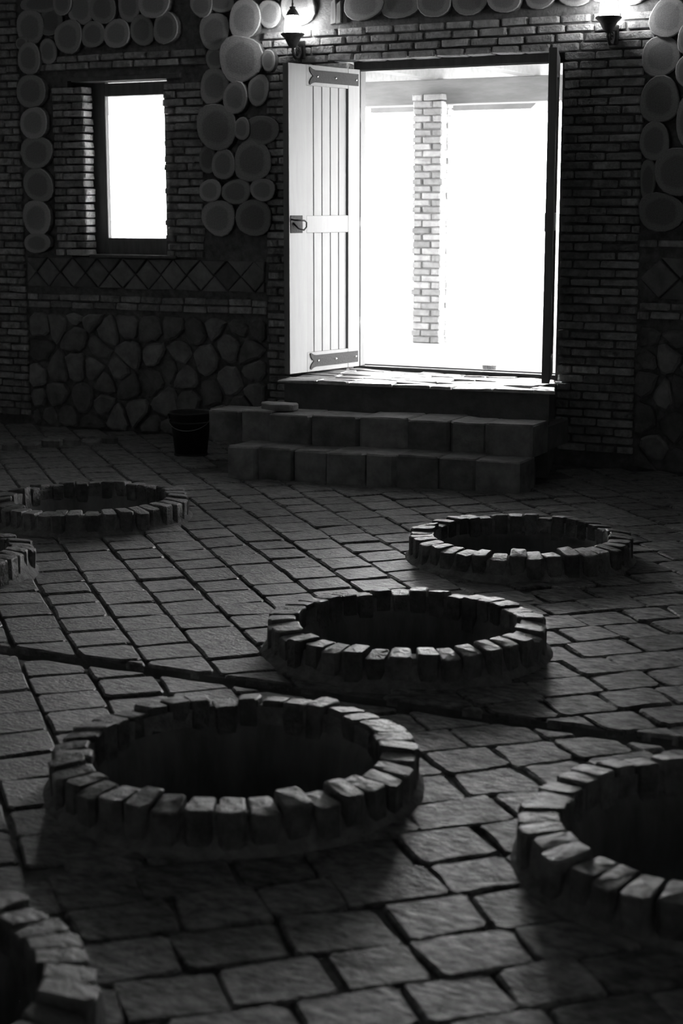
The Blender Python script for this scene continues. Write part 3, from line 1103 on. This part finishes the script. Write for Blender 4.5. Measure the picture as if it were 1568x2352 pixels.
# ------------------------------------------------------------------ wall lanterns
def lantern(label, x, z):
    """z = top of the cup; the lantern stands .13 m off the wall on a scrolled arm"""
    t_ = thing('wall_lantern', label, 'wall lantern', (x, -.13, z), 0, 'lit iron wall lanterns over the doorway')
    cup = MB().lathe([(.004, -.098), (.020, -.094), (.030, -.082), (.036, -.070), (.050, -.042), (.060, -.026), (.072, -.016), (.081, -.009), (.083, -.003), (.077, .003), (.062, .006), (.004, .006)], 24)
    c_ = cup.build('cup', 'lamp_iron', t_, True)
    MB().lathe([(.002, -.130), (.010, -.122), (.012, -.114), (.006, -.104)], 12).build('drop_knob', 'lamp_iron', c_, True)
    MB().lathe([(.054, .006), (.057, .03), (.055, .07), (.049, .105), (.038, .128), (.004, .134)], 6, phase=.3).build('glass_shade', 'lit_glass', t_)
    for k in range(6):
        a = .3 + k * PI / 3
        pr = [(.060, .004), (.061, .03), (.058, .07), (.051, .106), (.036, .134)]
        MB().tube([(r * math.cos(a), r * math.sin(a), h) for r, h in pr], .0034, 6).build('rib', 'lamp_iron', t_)
    MB().lathe([(.044, .118), (.047, .122), (.037, .142), (.026, .156), (.017, .166), (.021, .171), (.021, .176), (.010, .181)], 12, phase=.3, capends=True).build('roof_cap', 'lamp_iron', t_, True)
    MB().lathe([(.006, .178), (.005, .19), (.009, .196), (.005, .203), (.0045, .222), (.0005, .238)], 10).build('finial', 'lamp_iron', t_, True)
    arm = [(0, 0, -.095), (0, .012, -.135), (0, .04, -.158), (0, .08, -.155), (0, .108, -.12), (0, .122, -.08)]
    MB().tube(arm, [.010, .011, .011, .011, .011, .012], 10).build('arm', 'lamp_iron', t_, True)
    curl = [(0, .07 + .030 * (1 - k / 22) * math.cos(.6 * k), -.108 + .030 * (1 - k / 22) * math.sin(.6 * k)) for k in range(18)]
    MB().tube(curl, .005, 6).build('scroll', 'lamp_iron', t_, True)
    MB().add(*cbox(-.028, .028, .112, .137, -.16, -.035, .006)).build('back_plate', 'lamp_iron', t_)
    return t_


lantern('lit iron wall lantern above the open pale door leaf', -.404, 2.866)
lantern('lit iron wall lantern above the brick pier beside log slices', 1.850, 2.862)

# ------------------------------------------------------------------ outside
tag(MB().box(-9, 9, .42, 9, .30, .55).build('terrace', 'terrace'), 'pale paved porch floor outside the doorway', 'terrace', kind='structure')
tag(MB().box(-80, 80, 9, 160, .20, .45).build('ground', 'ground'), 'bright open ground beyond the porch', 'ground', kind='structure')
pil = thing('brick_pillar', 'free-standing thin-brick pillar under the porch beam', 'pillar', (-.664, 2.40, .55), 0)
PW, PD = .268, .25
MB().box(.014, PW - .014, .014, PD - .014, 0, 1.98).build('core', 'mortar', pil)
PBV = []
for q in range(10):
    vs, fs = cbox(-.5, .5, -.5, .5, -.5, .5, .08)
    PBV.append(mesh('brick', [(x * .17 + R(-.004, .004), y * .118 + R(-.004, .004), z * .047 + R(-.003, .003)) for x, y, z in vs], fs, 'pillar_brick'))
for k in range(36):
    zc = (k + .5) * BH
    for row in (0, 1):
        if k >= 35 and row:
            continue
        cut = .092 if (k + row) % 2 else .178
        for a, b in ((0, cut - .005), (cut + .005, PW)):
            ln = b - a
            link('brick', random.choice(PBV), pil, ((a + b) / 2 + R(-.006, .006), .06 + row * .128, zc), (0, R(-.02, .02), R(-.02, .02)), (ln / .17, 1, R(.95, 1.05)))
lb_ = thing('loose_brick', 'single loose brick lying on the porch floor outside the sill', 'brick', (.82, .56, .55), .05)
vs, fs = cbox(-.055, .055, -.03, .03, 0, .032, .004, .002)
link('body', mesh('body', vs, fs, 'brick'), lb_)

bm_ = thing('porch_beam', 'heavy pale timber beam carried by the brick pillar', 'beam', (0, 2.49, 2.535))
MB().add(*cbox(-4.2, 4.2, 0, .16, 0, .205, .006)).build('timber', 'beam_wood', bm_)
for sx in (-4.1, 4.1):
    MB().add(*cbox(sx - .08, sx + .08, 0, .16, -1.99, 0.0, .006)).build('post', 'beam_wood', bm_)
for x in (-1.39, -.545, .315, 1.16):
    r_ = thing('porch_rafter', 'pale timber rafter lying across the porch beam', 'rafter', (x, 0, 2.738), 0, 'rafters over the porch')
    MB().add(*cbox(-.065, .065, .42, 7.6, 0, .16, .005)).build('timber', 'beam_wood', r_)
pn = thing('porch_purlin', 'thin timber purlin hung under the outer rafter ends', 'purlin', (-1.1, 4.45, 2.60))
MB().add([(-.97, 0, 0), (.71, 0, 0), (.775, 0, .062), (-.97, 0, .062), (-.97, .09, 0), (.71, .09, 0), (.775, .09, .062), (-.97, .09, .062)],
         [(0, 1, 2, 3), (7, 6, 5, 4), (0, 4, 5, 1), (1, 5, 6, 2), (2, 6, 7, 3), (3, 7, 4, 0)]).build('timber', 'purlin_wood', pn)
for x in (-.29, .555):
    MB().box(x - .02, x + .02, .02, .07, .06, .145).build('hanger', 'beam_wood', pn)

rf = thing('porch_roof', 'pale boarded porch roof resting on the rafters', 'porch roof', (0, 0, 2.898), kind='structure')
for k in range(24):
    MB().add(*cbox(-4.2, 4.2, .43 + k * .30, .725 + k * .30, 0, .03, .003)).build('board', 'roof_board', rf)
